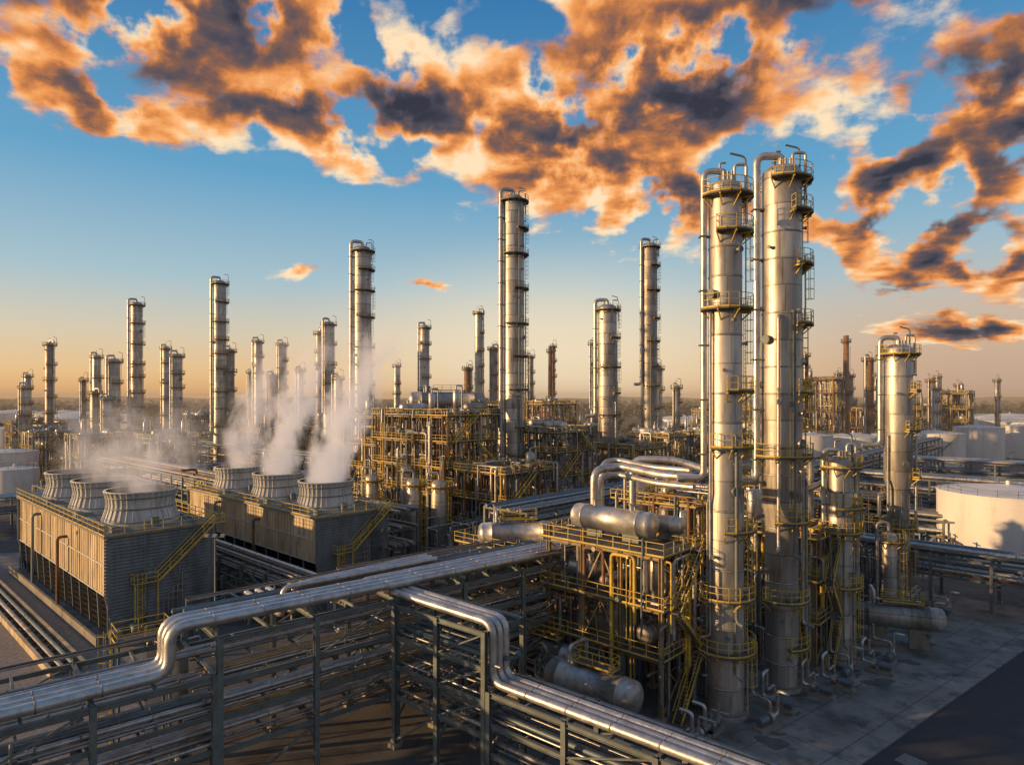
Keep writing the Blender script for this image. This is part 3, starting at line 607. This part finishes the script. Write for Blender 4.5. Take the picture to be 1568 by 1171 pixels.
# ------------------------------------------------------------------ cooling towers
def cooling_tower(x, y, L, W, H):
    b = MB(); zi = H*.42
    b.box(.0, W, .25, L-.25, zi, H-.25, 'panel')
    for xs, sg in ((-.02, -1), (W+.02, 1)):
        n = int(L/.85)
        for k in range(n+1): b.beam((xs, .3+(L-.6)*k/n, zi), (xs, .3+(L-.6)*k/n, H-.3), .05 if k % 4 else .14, .06 if k % 4 else .12, 'panel')
        for zz in (zi+.1, (zi+H)/2, H-.4): b.beam((xs+sg*.05, .1, zz), (xs+sg*.05, L-.1, zz), .06, .14, 'fiber')
    for ye in (0, L):
        z = .6
        while z < H-.2:
            b.beam((-.35 if z > zi else .6-.9*(z/zi), ye, z+.17), (W+.35 if z > zi else W-.6+.9*(z/zi), ye, z+.17), .1, .30, 'siding'); z += .36
        b.box(.5, W-.5, ye-.02 if ye else ye+.02, ye+.02 if ye else ye+.04, .4, H-.3, 'dark')
        for xx in (0, W*.33, W*.66, W): b.beam((xx, ye-(.08 if not ye else -.08), .4), (xx, ye-(.08 if not ye else -.08), H), .14, .1, 'siding')
    for xs, sg in ((0, 1), (W, -1)):
        b.box(min(xs+sg*1.2, xs+sg*1.3), max(xs+sg*1.2, xs+sg*1.3), .2, L-.2, .4, zi, 'dark')
        n = int(L/3.4)
        for k in range(n+1): b.beam((xs+sg*.25, .2+(L-.4)*k/n, .5), (xs-sg*.0, .2+(L-.4)*k/n, zi+.2), .16, .16, 'siding')
        for k in range(6):
            zz = .9+k*(zi-1)/6; b.beam((xs+sg*.65, .2, zz), (xs+sg*.65, L-.2, zz), .7, .03, 'dark')
    b.box(-1.3, W+1.3, -.8, L+.8, 0, .4, 'concrete'); b.box(-1.3, -1.0, -.8, L+.8, .4, 1.1, 'concrete')
    b.box(-.45, W+.45, -.3, L+.3, H-.25, H, 'deck')
    b.rail([(-.35, -.2, H), (W+.35, -.2, H), (W+.35, L+.2, H), (-.35, L+.2, H)], 'yellow', 1.15, 2.0, .045, True)
    for k in range(3):
        cy = L*(k+.5)/3; r = 4.0; hh = 3.7
        prof = [(r*1.03, 0), (r*1.03, .3), (r*.99, .5), (r*.9, 1.6), (r*.87, 2.3), (r*.9, 3.2), (r*.94, hh), (r*.97, hh), (r*.97, hh+.14), (r*.9, hh+.14), (r*.85, 2.3), (r*.88, .3), (.1, .28)]
        b.lathe((W/2, cy, H), prof[:10], 'fiber', 48); b.lathe((W/2, cy, H), prof[9:], 'dark', 48)
        for a in range(36):
            t = 2*pi*a/36; c, s_ = math.cos(t), math.sin(t); pr = prof[2:8]
            for (r0, z0), (r1, z1) in zip(pr, pr[1:]):
                b.beam((W/2+c*(r0+.04), cy+s_*(r0+.04), H+z0), (W/2+c*(r1+.04), cy+s_*(r1+.04), H+z1), .13, .12, 'fiber')
        for zz, rq in ((.45, 1.0), (1.9, .9), (3.1, .91)): b.lathe((W/2, cy, H+zz), [(r*rq, -.06), (r*rq+.12, -.06), (r*rq+.12, .06), (r*rq, .06)], 'siding', 48)
        b.cyl((W/2, cy, H+1), (W/2, cy, H+2.2), .5, 'steel', 14)
        for a in range(7):
            t = 2*pi*a/7; b.beam((W/2, cy, H+2), (W/2+3.2*math.cos(t), cy+3.2*math.sin(t), H+2.05), .6, .06, 'siding')
        b.cyl((W/2, cy-4.6, H), (W/2, cy-4.6, H+1), .45, 'bluegrey', 12); b.beam((W/2, cy-4.6, H+.7), (W/2, cy-1, H+1.2), .16, .16, 'steel')
        for xx in (1.2, W-1.2):
            b.box(xx-.4, xx+.4, cy-5.5, cy-4.5, H+.0, H+.6, 'siding'); b.tube([(xx, cy-4.5, H+.3), (xx, cy+4.8, H+.3)], .12, 'bluegrey', 7)
        for kk in range(5): b.beam((.1, cy-6+kk*2.6, H+.03), (W-.1, cy-6+kk*2.6, H+.03), .18, .05, 'siding')
    b.tube([(W*.2, -1.6, 0), (W*.2, -1.6, 1.6), (W*.2, .1, 1.6)], .4, 'bluegrey', 12, .6)
    b.tube([(-1.0, L*.38, 0), (-1.0, L*.38, H*.8), (.1, L*.38, H*.8)], .18, 'steel_rust', 10, .4); b.tube([(-.9, L*.7, 0), (-.9, L*.7, H*.9), (.1, L*.7, H*.9)], .2, 'siding', 10, .4)
    zl = H*.52; xa, xb = W*.42, W-.2
    b.box(W*.2, xa+.3, -1.25, -.12, zl-.06, zl, 'grating'); b.rail([(W*.2, -.15, zl), (W*.2, -1.2, zl), (xa, -1.2, zl)], 'yellow', 1.1, 1.2, .05)
    for yy in (-1.2, -.2): b.beam((xa, yy, zl), (xb, yy, H), .06, .22, 'yellow'); b.tube([(xa, yy, zl+1.1), (xb, yy, H+1.1)], .05, 'yellow', 5); b.tube([(xa, yy, zl+.6), (xb, yy, H+.6)], .04, 'yellow', 5)
    for k in range(1, 20):
        t = k/20; b.box(xa+(xb-xa)*t-.13, xa+(xb-xa)*t+.13, -1.16, -.24, zl+(H-zl)*t-.02, zl+(H-zl)*t+.02, 'grating')
        if k % 4 == 0: b.tube([(xa+(xb-xa)*t, -1.2, zl+(H-zl)*t), (xa+(xb-xa)*t, -1.2, zl+(H-zl)*t+1.1)], .04, 'yellow', 4)
    b.box(xb-.3, W+1, -1.25, -.32, H-.05, H-.0, 'grating'); b.rail([(xb, -1.2, H), (W+.95, -1.2, H), (W+.95, -.35, H)], 'yellow', 1.1, 1, .045)
    b.ladder((W*.26, -1.0, 0), (0, -1, 0), .4, zl)
    for xx in (W*.2+.1, xa): b.beam((xx, -1.15, .4), (xx, -1.15, zl-.06), .12, .12, 'yellow')
    b.ladder((W*.8, -.5, 0), (0, -1, 0), .4, H, 'bluegrey')
    b.box(W*.55, W*.55+1.2, -1.4, -.5, .4, 1.9, 'bluegrey'); b.box(-.2, .8, -1.8, -1.0, .4, 1.6, 'siding')
    for k in range(5): b.tube([(W*.5+k*.5, -.3, .4), (W*.5+k*.5, -.3, 3.5+k*.7), (W*.5+k*.5+1.5, -.3, 3.5+k*.7)], .06, 'silver', 6, .2)
    b.obj('cooling_tower', (x, y, 0), GRID)
cooling_tower(-42.9, 69.3, 42, 10.9, 11.4)
cooling_tower(-25.3, 85, 42, 10.9, 10.5)

# steam (scattering volume; weak emission stands in for multiple scattering inside the cloud)
def steam(x, y, z, h, r0, r1, lean, dens, thr=0.):
    m = bpy.data.materials.new('steam'); m.use_nodes = True; nt = m.node_tree; N = nt.nodes; L = nt.links
    N.remove(N['Principled BSDF']); out = N['Material Output']
    pv = N.new('ShaderNodeVolumePrincipled'); pv.inputs['Color'].default_value = (.99, .97, .96, 1); pv.inputs['Anisotropy'].default_value = 0
    tc = N.new('ShaderNodeTexCoord'); sp = N.new('ShaderNodeSeparateXYZ'); L.new(tc.outputs['Object'], sp.inputs[0])
    def M(op, *a):
        q = N.new('ShaderNodeMath'); q.operation = op
        for i, v in enumerate(a):
            if isinstance(v, (int, float)): q.inputs[i].default_value = v
            else: L.new(v, q.inputs[i])
        return q.outputs[0]
    t = M('DIVIDE', sp.outputs[2], h)
    cx = M('SUBTRACT', sp.outputs[0], M('MULTIPLY', M('POWER', M('MAXIMUM', t, 0), 1.4), lean))
    rr = M('SQRT', M('ADD', M('MULTIPLY', cx, cx), M('MULTIPLY', sp.outputs[1], sp.outputs[1])))
    rad = M('ADD', r0, M('MULTIPLY', t, r1-r0))
    fall = M('SUBTRACT', 1, M('DIVIDE', rr, rad))
    n = N.new('ShaderNodeTexNoise'); n.inputs['Scale'].default_value = .36; n.inputs['Detail'].default_value = 4; n.inputs['Roughness'].default_value = .6; n.inputs['Distortion'].default_value = .6
    mp = N.new('ShaderNodeMapping'); mp.inputs['Location'].default_value = (x*1.3, y, 0); mp.inputs['Scale'].default_value = (1, 1, .7); L.new(tc.outputs['Object'], mp.inputs[0]); L.new(mp.outputs[0], n.inputs[0])
    d = M('ADD', M('MULTIPLY', M('SUBTRACT', n.outputs[0], .48), 4.6), M('SUBTRACT', M('MULTIPLY', fall, 1.4), M('ADD', M('MULTIPLY', t, .7), thr)))
    d = M('MINIMUM', M('MAXIMUM', d, 0), 1)
    ed = M('MINIMUM', M('MAXIMUM', M('MULTIPLY', fall, 4), 0), 1); tp = M('MAXIMUM', M('MINIMUM', M('MULTIPLY', M('SUBTRACT', 1, t), 1.6), 1), 0)
    d = M('MULTIPLY', M('MULTIPLY', M('MULTIPLY', d, ed), tp), dens)
    L.new(d, pv.inputs['Density'])
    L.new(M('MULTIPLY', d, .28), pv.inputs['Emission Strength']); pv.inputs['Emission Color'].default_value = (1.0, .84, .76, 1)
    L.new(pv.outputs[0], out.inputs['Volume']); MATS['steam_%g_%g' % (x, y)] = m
    b = MB(); seg = 20; vs = []
    for i in range(9):
        tt = i/8; cxx = lean*tt**1.4; q = (r0+(r1-r0)*tt)
        for k in range(seg): vs.append((cxx+q*math.cos(2*pi*k/seg), q*math.sin(2*pi*k/seg), h*tt))
    fs = [(i*seg+k, i*seg+(k+1) % seg, (i+1)*seg+(k+1) % seg, (i+1)*seg+k) for i in range(8) for k in range(seg)]
    fs += [tuple(range(seg))[::-1], tuple(range(8*seg, 9*seg))]
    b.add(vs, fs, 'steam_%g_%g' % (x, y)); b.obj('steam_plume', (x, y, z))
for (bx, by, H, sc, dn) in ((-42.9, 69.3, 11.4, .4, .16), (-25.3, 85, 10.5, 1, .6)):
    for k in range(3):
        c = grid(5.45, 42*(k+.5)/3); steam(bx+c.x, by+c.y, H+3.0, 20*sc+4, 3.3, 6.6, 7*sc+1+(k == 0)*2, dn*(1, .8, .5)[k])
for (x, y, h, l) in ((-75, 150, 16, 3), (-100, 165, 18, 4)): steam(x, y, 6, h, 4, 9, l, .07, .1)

# ------------------------------------------------------------------ tanks
def tank(x, y, r, h, m='white', cone=.12, st=True):
    b = MB(); seg = 64
    b.lathe((0, 0, 0), [(r+.25, 0), (r+.25, .25), (r, .26)], 'concrete', seg)
    b.lathe((0, 0, 0), [(r, .2), (r, h)], m, seg); b.lathe((0, 0, h), [(r+.1, -.12), (r+.12, .03), (r, .05), (r*.5, r*cone*.6), (.01, r*cone)], m, seg)
    for k in range(1, int(h/2.4)+1):
        if k*2.4 < h-.3: b.lathe((0, 0, k*2.4), [(r, -.03), (r+.03, -.03), (r+.03, .03), (r, .03)], m, seg)
    n = max(16, int(2*pi*r/2.5))
    b.rail([(math.cos(2*pi*k/n)*(r-.1), math.sin(2*pi*k/n)*(r-.1), h+.04) for k in range(n)], 'steel', 1.1, 2.5, .04, True, kick=False)
    if st:
        a0 = -2.6; P0 = None; ns = 16
        for k in range(ns+1):
            a = a0+1.3*k/ns*10/max(10, r); z = h*k/ns; P = V(math.cos(a)*(r+.5), math.sin(a)*(r+.5), z)
            if P0: b.beam(P0, P, .7, .1, 'steel'); b.rail([P0, P], 'white', 1.1, 1.5, .04, kick=False)
            P0 = P
    for k in range(3):
        a = -1.2+k*.5; b.cyl((math.cos(a)*r*.98, math.sin(a)*r*.98, .9), (math.cos(a)*(r+.6), math.sin(a)*(r+.6), .9), .3, 'silver', 10)
    b.tube([(math.cos(-2)*(r+.15), math.sin(-2)*(r+.15), 0), (math.cos(-2)*(r+.15), math.sin(-2)*(r+.15), h)], .09, 'white', 6)
    b.cyl((0, 0, h+r*cone-.3), (0, 0, h+r*cone+.6), .3, m, 10)
    b.obj('storage_tank', (x, y, 0))
tank(79, 104, 9.6, 11.2, st=False)
for (x, y, r, h) in ((195, 273, 9, 14), (165, 255, 10, 12.5), (118, 226, 10, 13), (98, 215, 7, 14), (240, 300, 13, 15), (140, 238, 8, 13), (225, 285, 9, 14), (-152, 198, 7, 10), (-128, 168, 5, 8), (-250, 330, 12, 11), (250, 385, 20, 14), (150, 380, 18, 13), (95, 330, 16, 14), (320, 420, 22, 14),
                     (-330, 480, 22, 15), (-290, 440, 18, 15), (-380, 500, 22, 15), (-230, 470, 16, 14), (200, 430, 20, 14), (290, 390, 18, 13), (110, 420, 20, 13), (-270, 400, 14, 14)): tank(x, y, r, h, st=r > 9 and y < 310)
def warehouse(x, y, w, d, h, rz=0):
    b = MB(); b.box(0, w, 0, d, 0, h, 'white'); b.add([(-.5, -.5, h+.01), (w+.5, -.5, h+.01), (w+.5, d+.5, h+.01), (-.5, d+.5, h+.01), (-.5, d/2, h+d*.12), (w+.5, d/2, h+d*.12)], [(0, 1, 5, 4), (2, 3, 4, 5), (1, 2, 5), (3, 0, 4)], 'roof')
    for k in range(int(w/6)):
        b.box(2+k*6, 5+k*6, -.05, -.003, h*.5, h*.75, 'dark')
        if k % 3 == 0: b.box(2+k*6, 5.5+k*6, -.08, -.004, 0, h*.42, 'bluegrey')
    b.obj('warehouse', (x, y, 0), rz)
warehouse(90, 380, 60, 25, 9, .2); warehouse(250, 460, 80, 30, 9, -.1); warehouse(-170, 420, 50, 25, 8, .1); warehouse(370, 520, 90, 30, 10); warehouse(-40, 430, 60, 22, 8); warehouse(-420, 560, 90, 30, 9); warehouse(150, 460, 70, 30, 10, .1)
lb = MB(); lb.lathe((0, 0, 0), [(.25, 0), (.25, .5), (.11, .55), (.07, 12)], 'steel', 8); lb.beam((-.9, 0, 12), (.9, 0, 12), .1, .1, 'steel')
for xx in (-.8, 0, .8): lb.box(xx-.2, xx+.2, -.25, .15, 12.05, 12.3, 'silver')
lp = lb.obj('light_pole', (-30, 66, 0))
for (x, y) in ((-62, 75), (95, 130), (-110, 140), (70, 180), (-80, 120), (130, 170), (0, 230), (230, 240)):
    o = bpy.data.objects.new('light_pole', lp.data); scene.collection.objects.link(o); o.location = (x, y, 0)

# ------------------------------------------------------------------ ground
def sheet(name, pts, z, m):
    b = MB(); b.add([(p[0], p[1], z) for p in pts], [tuple(range(len(pts)))], m); return b.obj(name)
sheet('field_ground', [(-9000, -3000), (9000, -3000), (9000, 12000), (-9000, 12000)], -.02, 'field')
sheet('plant_ground', [(-400, -60), (400, -60), (400, 350), (-400, 350)], 0, 'pad')
sheet('gravel_ground', [(-90, 20), (-26, 20), (-26, 46), (-38, 68), (-75, 110), (-110, 110)], .006, 'gravel')
sheet('concrete_pad', [(11, 44), (26, 34), (75, 70), (52, 92), (20, 62)], .008, 'slab')
rd = V(22.8, 17.1, 0).normalized(); rn = V(rd.y, -rd.x, 0); o0 = V(25.4, 46.8, 0)
def rp(s, t): p = o0+rd*s+rn*t; return (p.x, p.y)
b = MB()
for k in range(10): b.add([(*rp(-6+k*5, -22), .012), (*rp(-5.95+k*5, -22), .012), (*rp(-5.95+k*5, -.35), .012), (*rp(-6+k*5, -.35), .012)], [(3, 2, 1, 0)], 'dark')
for k in range(5): b.add([(*rp(-12, -1.8-k*4.5), .0165), (*rp(50, -1.8-k*4.5), .0165), (*rp(50, -1.75-k*4.5), .0165), (*rp(-12, -1.75-k*4.5), .0165)], [(0, 1, 2, 3)], 'dark')
b.obj('slab_joints')
sheet('asphalt_road', [rp(-60, 16), rp(120, 16), rp(120, 0), rp(-60, 0)], .012, 'asphalt')
b = MB()
for k in range(30):
    p = o0+rd*(-60+k*6)-rn*.15; q = p+rd*5.98; b.beam(p+V(0, 0, .05), q+V(0, 0, .05), .22, .1, 'slab')
b.obj('kerb')
b = MB(); b.lathe((0, 0, 0), [(.45, 0), (.45, .03), (.38, .031), (.001, .031)], 'steel', 24); b.box(-.8, .8, -.8, .8, -.1, .02, 'slab'); b.obj('manhole_cover', (28.6, 46.8, 0), .6)
b = MB()
for k in range(26):
    cx = R.uniform(18, 50); cy = 48+(cx-18)*.75+R.uniform(0, 12); n = 22; s0 = R.uniform(.3, 1.3); p1 = R.uniform(0, 6); p2 = R.uniform(0, 6)
    zz = .0185+k*.0005; vs = []
    for i in range(n):
        t = 2*pi*i/n; q = s0*(1+.28*math.sin(2*t+p1)+.16*math.sin(3*t+p2)+.1*math.sin(5*t+p1)+R.uniform(-.05, .05)); vs.append((cx+math.cos(t)*q*1.6, cy+math.sin(t)*q, zz))
    b.add(vs, [tuple(range(n))], 'pad')
b.obj('oil_stains')
sheet('asphalt_road', [(-75, 48), (-40, 30), (-36, 36), (-52, 50), (-60, 62), (-95, 100), (-103, 95)], .012, 'asphalt')
b = MB()
for off in (-3.5, -6.2):
    for k in range(9):
        b.beam((off, -6+k*6, .35), (off, -.05+k*6, .35), .35, .7, 'panel')
for k in range(26): b.beam((-3.6, -5+k*2, .25), (-6.1, -5+k*2, .25), .15, .2, 'steel_rust' if k % 2 else 'silver')
b.tube([(-4.3, -6, .6), (-4.3, 48, .6)], .22, 'bluegrey', 8); b.tube([(-5.2, -6, .5), (-5.2, 48, .5)], .26, 'clad_dark', 8)
b.obj('drain_trench', (-42.9, 69.3, 0), GRID)
bb = MB(); bb.lathe((0, 0, 0), [(.001, 0), (.3, 0), (.3, .3), (.315, .31), (.3, .33), (.3, .6), (.315, .61), (.3, .63), (.3, .9), (.001, .88)], 'blue', 14)
b0 = bb.obj('steel_barrel', (-12, 92, 0))
for (x, y) in ((-12.8, 92.4), (-11, 91), (-13, 90.8)):
    o = bpy.data.objects.new('steel_barrel', b0.data); scene.collection.objects.link(o); o.location = (x, y, 0)
b = MB(); b.tube([(14.2, 33.5, 0), (14.2, 33.5, 4.6), (20.5, 30.5, 4.6), (25, 28, 4.6)], .25, 'insul', 14, .6)
b.obj('bypass_pipe')
b = MB()
def tree(x, y, z, s):
    n = 26
    b.beam((x, y, z), (x, y, z+s*.5), s*.05, s*.05, 'foliage')
    for k in range(n):
        a = R.uniform(0, 2*pi); q = s*.45*math.sqrt(R.random()); hz = z+s*(.25+.75*R.random()); q *= 1.15-abs(hz-z-s*.55)/s
        c = V(x+math.cos(a)*q, y+math.sin(a)*q*.6, hz); e = s*.16
        P = [c+V(R.uniform(-e, e), R.uniform(-e, e), R.uniform(-e, e)) for _ in range(4)]
        b.add(P, [(0, 1, 2), (0, 2, 3), (0, 1, 3)], 'foliage')
for k in range(2600):
    d = R.uniform(700, 2600); x = R.uniform(-1.0, 1.0)*d
    tree(x, d, 0, R.uniform(9, 18)*(1 if d < 1500 else 1.3))
for k in range(300):
    x = R.uniform(-1, 1)*600; y = R.uniform(360, 620); tree(x, y, 0, R.uniform(6, 12))
b.obj('distant_trees')
b = MB(); n = 160; vs = []
for i in range(n+1):
    a = -1.1+2.2*i/n; d = 3600; hh = 30+4*math.sin(i*.35)+3*math.sin(i*1.1+1)+R.uniform(-1, 2)
    vs += [(math.sin(a)*d, math.cos(a)*d, 0), (math.sin(a)*d, math.cos(a)*d, hh), (math.sin(a)*(d+600), math.cos(a)*(d+600), hh*.6)]
b.add(vs, [(i*3, i*3+3, i*3+4, i*3+1) for i in range(n)]+[(i*3+1, i*3+4, i*3+5, i*3+2) for i in range(n)], 'foliage'); b.obj('hills')
# thin haze over the far site; its own glow stands in for scattered light
m = bpy.data.materials.new('haze'); m.use_nodes = True; nt = m.node_tree; N = nt.nodes; L = nt.links
N.remove(N['Principled BSDF']); ab = N.new('ShaderNodeVolumeAbsorption'); ab.inputs['Color'].default_value = (0, 0, 0, 1); ab.inputs['Density'].default_value = .00038
em = N.new('ShaderNodeEmission'); em.inputs['Color'].default_value = (1, .66, .40, 1); em.inputs['Strength'].default_value = .00038*.46
ad = N.new('ShaderNodeAddShader'); L.new(ab.outputs[0], ad.inputs[0]); L.new(em.outputs[0], ad.inputs[1]); L.new(ad.outputs[0], N['Material Output'].inputs['Volume'])
MATS['haze'] = m
b = MB(); b.box(-3400, 3400, 125, 3300, -6, 48, 'haze'); b.obj('haze')

# ------------------------------------------------------------------ sky
w = bpy.data.worlds.new('World'); scene.world = w; w.use_nodes = True; nt = w.node_tree; N = nt.nodes; L = nt.links
for n in list(N): N.remove(n)
out = N.new('ShaderNodeOutputWorld')
def lk(v, s):
    if isinstance(v, (int, float)): s.default_value = v
    elif isinstance(v, tuple): s.default_value = v
    else: L.new(v, s)
def M(op, *a, clamp=False):
    q = N.new('ShaderNodeMath'); q.operation = op; q.use_clamp = clamp
    for i, v in enumerate(a): lk(v, q.inputs[i])
    return q.outputs[0]
def MR(v, a, b_, c=0., d=1., t='SMOOTHSTEP'):
    q = N.new('ShaderNodeMapRange'); q.interpolation_type = t
    for i, x in enumerate((v, a, b_, c, d)): lk(x, q.inputs[i])
    return q.outputs[0]
def VM(op, a, b_=None, sc=None):
    q = N.new('ShaderNodeVectorMath'); q.operation = op; lk(a, q.inputs[0])
    if b_ is not None: lk(b_, q.inputs[1])
    if sc is not None: lk(sc, q.inputs['Scale'])
    return q.outputs['Value'] if op in ('LENGTH', 'DOT_PRODUCT') else q.outputs[0]
def MIX(f, a, b_):
    q = N.new('ShaderNodeMix'); q.data_type = 'RGBA'; lk(f, q.inputs[0]); lk(a, q.inputs[6]); lk(b_, q.inputs[7]); return q.outputs[2]
def RAMP(v, st):
    q = N.new('ShaderNodeValToRGB'); e = q.color_ramp.elements
    e[0].position, e[0].color = st[0][0], (*st[0][1], 1); e[1].position, e[1].color = st[-1][0], (*st[-1][1], 1)
    for p, c in st[1:-1]: x = e.new(p); x.color = (*c, 1)
    L.new(v, q.inputs[0]); return q.outputs[0]
tc = N.new('ShaderNodeTexCoord'); D = tc.outputs['Generated']
sp = N.new('ShaderNodeSeparateXYZ'); L.new(D, sp.inputs[0]); X, Y, Z = sp.outputs
az = M('ARCTAN2', X, Y); el = M('ARCSINE', Z)
azd = M('MULTIPLY', az, 180/pi); eld = M('MULTIPLY', el, 180/pi)
cb = N.new('ShaderNodeCombineXYZ'); L.new(azd, cb.inputs[0]); L.new(eld, cb.inputs[1]); AE = cb.outputs[0]
wn = N.new('ShaderNodeTexNoise'); wn.inputs['Scale'].default_value = .16; wn.inputs['Detail'].default_value = 5; L.new(AE, wn.inputs[0])
AEw = VM('ADD', AE, VM('SCALE', VM('SUBTRACT', wn.outputs['Color'], (.5, .5, .5)), sc=6.5))
blobs = [(-28, 28.5, 17, 7.0, -4), (-18.5, 22.0, 10, 3.0, -6), (-32, 21.6, 8.5, 2.3, -8), (-7.5, 24.0, 10, 5.6, -10), (3.5, 21.3, 15, 6.6, -22), (14, 26, 14, 9.5, 0), (12.5, 17.0, 10, 3.3, -8),
         (24, 32, 15, 5.0, 0), (32.5, 14.8, 11.5, 5.4, 6), (37, 20, 8, 4.8, 25), (34, 9.6, 8, 2.1, 0), (-17.4, 10.2, 4, 1.05, -8), (38, 5.0, 9, 1.3, 0), (-8, 9.3, 4, 1.01, 0),
         (-5, 40, 40, 6, 0), (90, 25, 30, 9, 0), (-100, 30, 30, 9, 0), (170, 20, 40, 8, 0), (-150, 18, 20, 5, 0)]
mx = None
for (a, e, sa, se, rot) in blobs:
    mp = N.new('ShaderNodeMapping'); mp.vector_type = 'TEXTURE'; L.new(AEw, mp.inputs[0])
    mp.inputs['Location'].default_value = (a, e, 0); mp.inputs['Rotation'].default_value = (0, 0, math.radians(rot)); mp.inputs['Scale'].default_value = (sa, se, 1)
    v = M('SUBTRACT', 1 if se > 1.2 else .55, VM('LENGTH', mp.outputs[0]))
    mx = v if mx is None else M('MAXIMUM', mx, v)
mx = M('MAXIMUM', mx, -1.2)
inv = M('DIVIDE', 1, M('ADD', M('MAXIMUM', Z, 0), .17))
q0 = VM('SCALE', D, sc=inv)
def dens(off, sc, det, ro):
    n = N.new('ShaderNodeTexNoise'); n.inputs['Scale'].default_value = sc; n.inputs['Detail'].default_value = det; n.inputs['Roughness'].default_value = ro; n.inputs['Distortion'].default_value = .2
    L.new(VM('ADD', q0, off), n.inputs[0]); return n.outputs[0]
n0 = dens((0., 0., 0.), 4.2, 10, .56); n1 = dens((-.035, .07, 0.), 4.2, 6, .54); n2 = dens((-.09, .18, 0.), 4.2, 2, .5)
fine = dens((3., 1., 0.), 15., 5, .6); fin2 = dens((2.985, 1.03, 0.), 15., 4, .6)
De = M('ADD', M('ADD', M('MINIMUM', M('MULTIPLY', mx, 1.5), 1.05), M('MULTIPLY', M('SUBTRACT', n0, .475), 2.9)), M('MULTIPLY', M('SUBTRACT', fine, .5), .4))
alpha = MR(De, -.12, .48)
# body of the cloud: optical thickness grows towards the middle of a bank, thin rims stay bright
thick = MR(De, .15, 1.25)
relief = M('ADD', M('MULTIPLY', M('SUBTRACT', n0, n1), 2.3), M('ADD', M('MULTIPLY', M('SUBTRACT', n1, n2), 2.2), M('MULTIPLY', M('SUBTRACT', fine, fin2), .5)))
nb = N.new('ShaderNodeTexNoise'); nb.inputs['Scale'].default_value = 2.1; nb.inputs['Detail'].default_value = 5; L.new(q0, nb.inputs[0])
dark = M('ADD', MR(azd, 16., 30., 0., .17), MR(eld, 17., 28., 0., .07))
lv = M('SUBTRACT', M('ADD', .82, M('ADD', relief, M('MULTIPLY', M('SUBTRACT', nb.outputs[0], .5), .7))), M('ADD', M('MULTIPLY', thick, .72), dark))
lv = M('ADD', lv, M('MULTIPLY', M('SUBTRACT', fine, .5), .24))
lv = M('ADD', M('MULTIPLY', lv, .72), .215)
ccol = RAMP(lv, [(0., (.04, .042, .062)), (.14, (.075, .072, .098)), (.26, (.125, .092, .10)), (.37, (.23, .115, .085)), (.49, (.48, .18, .07)), (.62, (.84, .31, .09)), (.77, (1.0, .50, .20)), (.95, (1.0, .77, .50))])
sky = N.new('ShaderNodeTexSky'); sky.sky_type = 'NISHITA'; sky.sun_disc = False; sky.sun_elevation = SUN_EL; sky.sun_rotation = SUN_AZ % (2*pi); sky.air_density = 1.2; sky.dust_density = 1.5; sky.ozone_density = 2
hz = RAMP(M('MULTIPLY', M('MAXIMUM', el, 0), 1/.6), [(0., (1.0, .50, .17)), (.06, (.96, .62, .30)), (.15, (.76, .65, .48)), (.28, (.42, .58, .65)), (.52, (.135, .39, .63)), (.95, (.03, .19, .45))])
# horizon: pinkish grey towards the right, pale glow straight ahead
hz = MIX(M('MULTIPLY', MR(azd, 8., 38.), MR(eld, 14., 1.)), hz, (.62, .42, .32, 1))
gl = M('SUBTRACT', 1, VM('LENGTH', VM('MULTIPLY', VM('SUBTRACT', AE, (3., 3., 0.)), (1/26, 1/12, 0.))))
hz = MIX(M('MULTIPLY', MR(gl, 0., 1.), .85), hz, (1.0, .84, .60, 1))
# sky behind the camera made cooler and dimmer to deepen contrast in the shading
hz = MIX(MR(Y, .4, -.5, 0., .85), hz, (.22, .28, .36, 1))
bg1 = N.new('ShaderNodeBackground'); L.new(sky.outputs[0], bg1.inputs[0]); bg1.inputs[1].default_value = .1
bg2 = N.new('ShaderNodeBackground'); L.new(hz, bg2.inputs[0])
bg3 = N.new('ShaderNodeBackground'); L.new(ccol, bg3.inputs[0])
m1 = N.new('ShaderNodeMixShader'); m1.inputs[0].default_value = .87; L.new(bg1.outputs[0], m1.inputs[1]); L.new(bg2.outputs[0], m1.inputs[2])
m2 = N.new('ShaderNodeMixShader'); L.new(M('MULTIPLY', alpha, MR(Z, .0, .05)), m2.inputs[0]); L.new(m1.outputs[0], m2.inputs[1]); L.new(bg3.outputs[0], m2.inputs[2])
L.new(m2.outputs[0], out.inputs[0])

# sun
S = V(math.sin(SUN_AZ)*math.cos(SUN_EL), math.cos(SUN_AZ)*math.cos(SUN_EL), math.sin(SUN_EL))
sl = bpy.data.lights.new('sun', 'SUN'); sl.energy = 5.0; sl.angle = math.radians(1.0); sl.color = (1, .60, .26)
so = bpy.data.objects.new('sun', sl); scene.collection.objects.link(so); so.rotation_euler = S.to_track_quat('Z', 'Y').to_euler(); so.location = (-100, -20, 80)
# camera
cam = bpy.data.cameras.new('camera'); co = bpy.data.objects.new('camera', cam); scene.collection.objects.link(co)
co.location = (0, 0, 26); co.rotation_euler = (pi/2, 0, 0); cam.lens = 22.96; cam.sensor_width = 36; cam.shift_y = .0156; cam.clip_end = 20000; cam.clip_start = .5
scene.camera = co
scene.view_settings.view_transform = 'Standard'; scene.view_settings.look = 'None'; scene.view_settings.exposure = 0
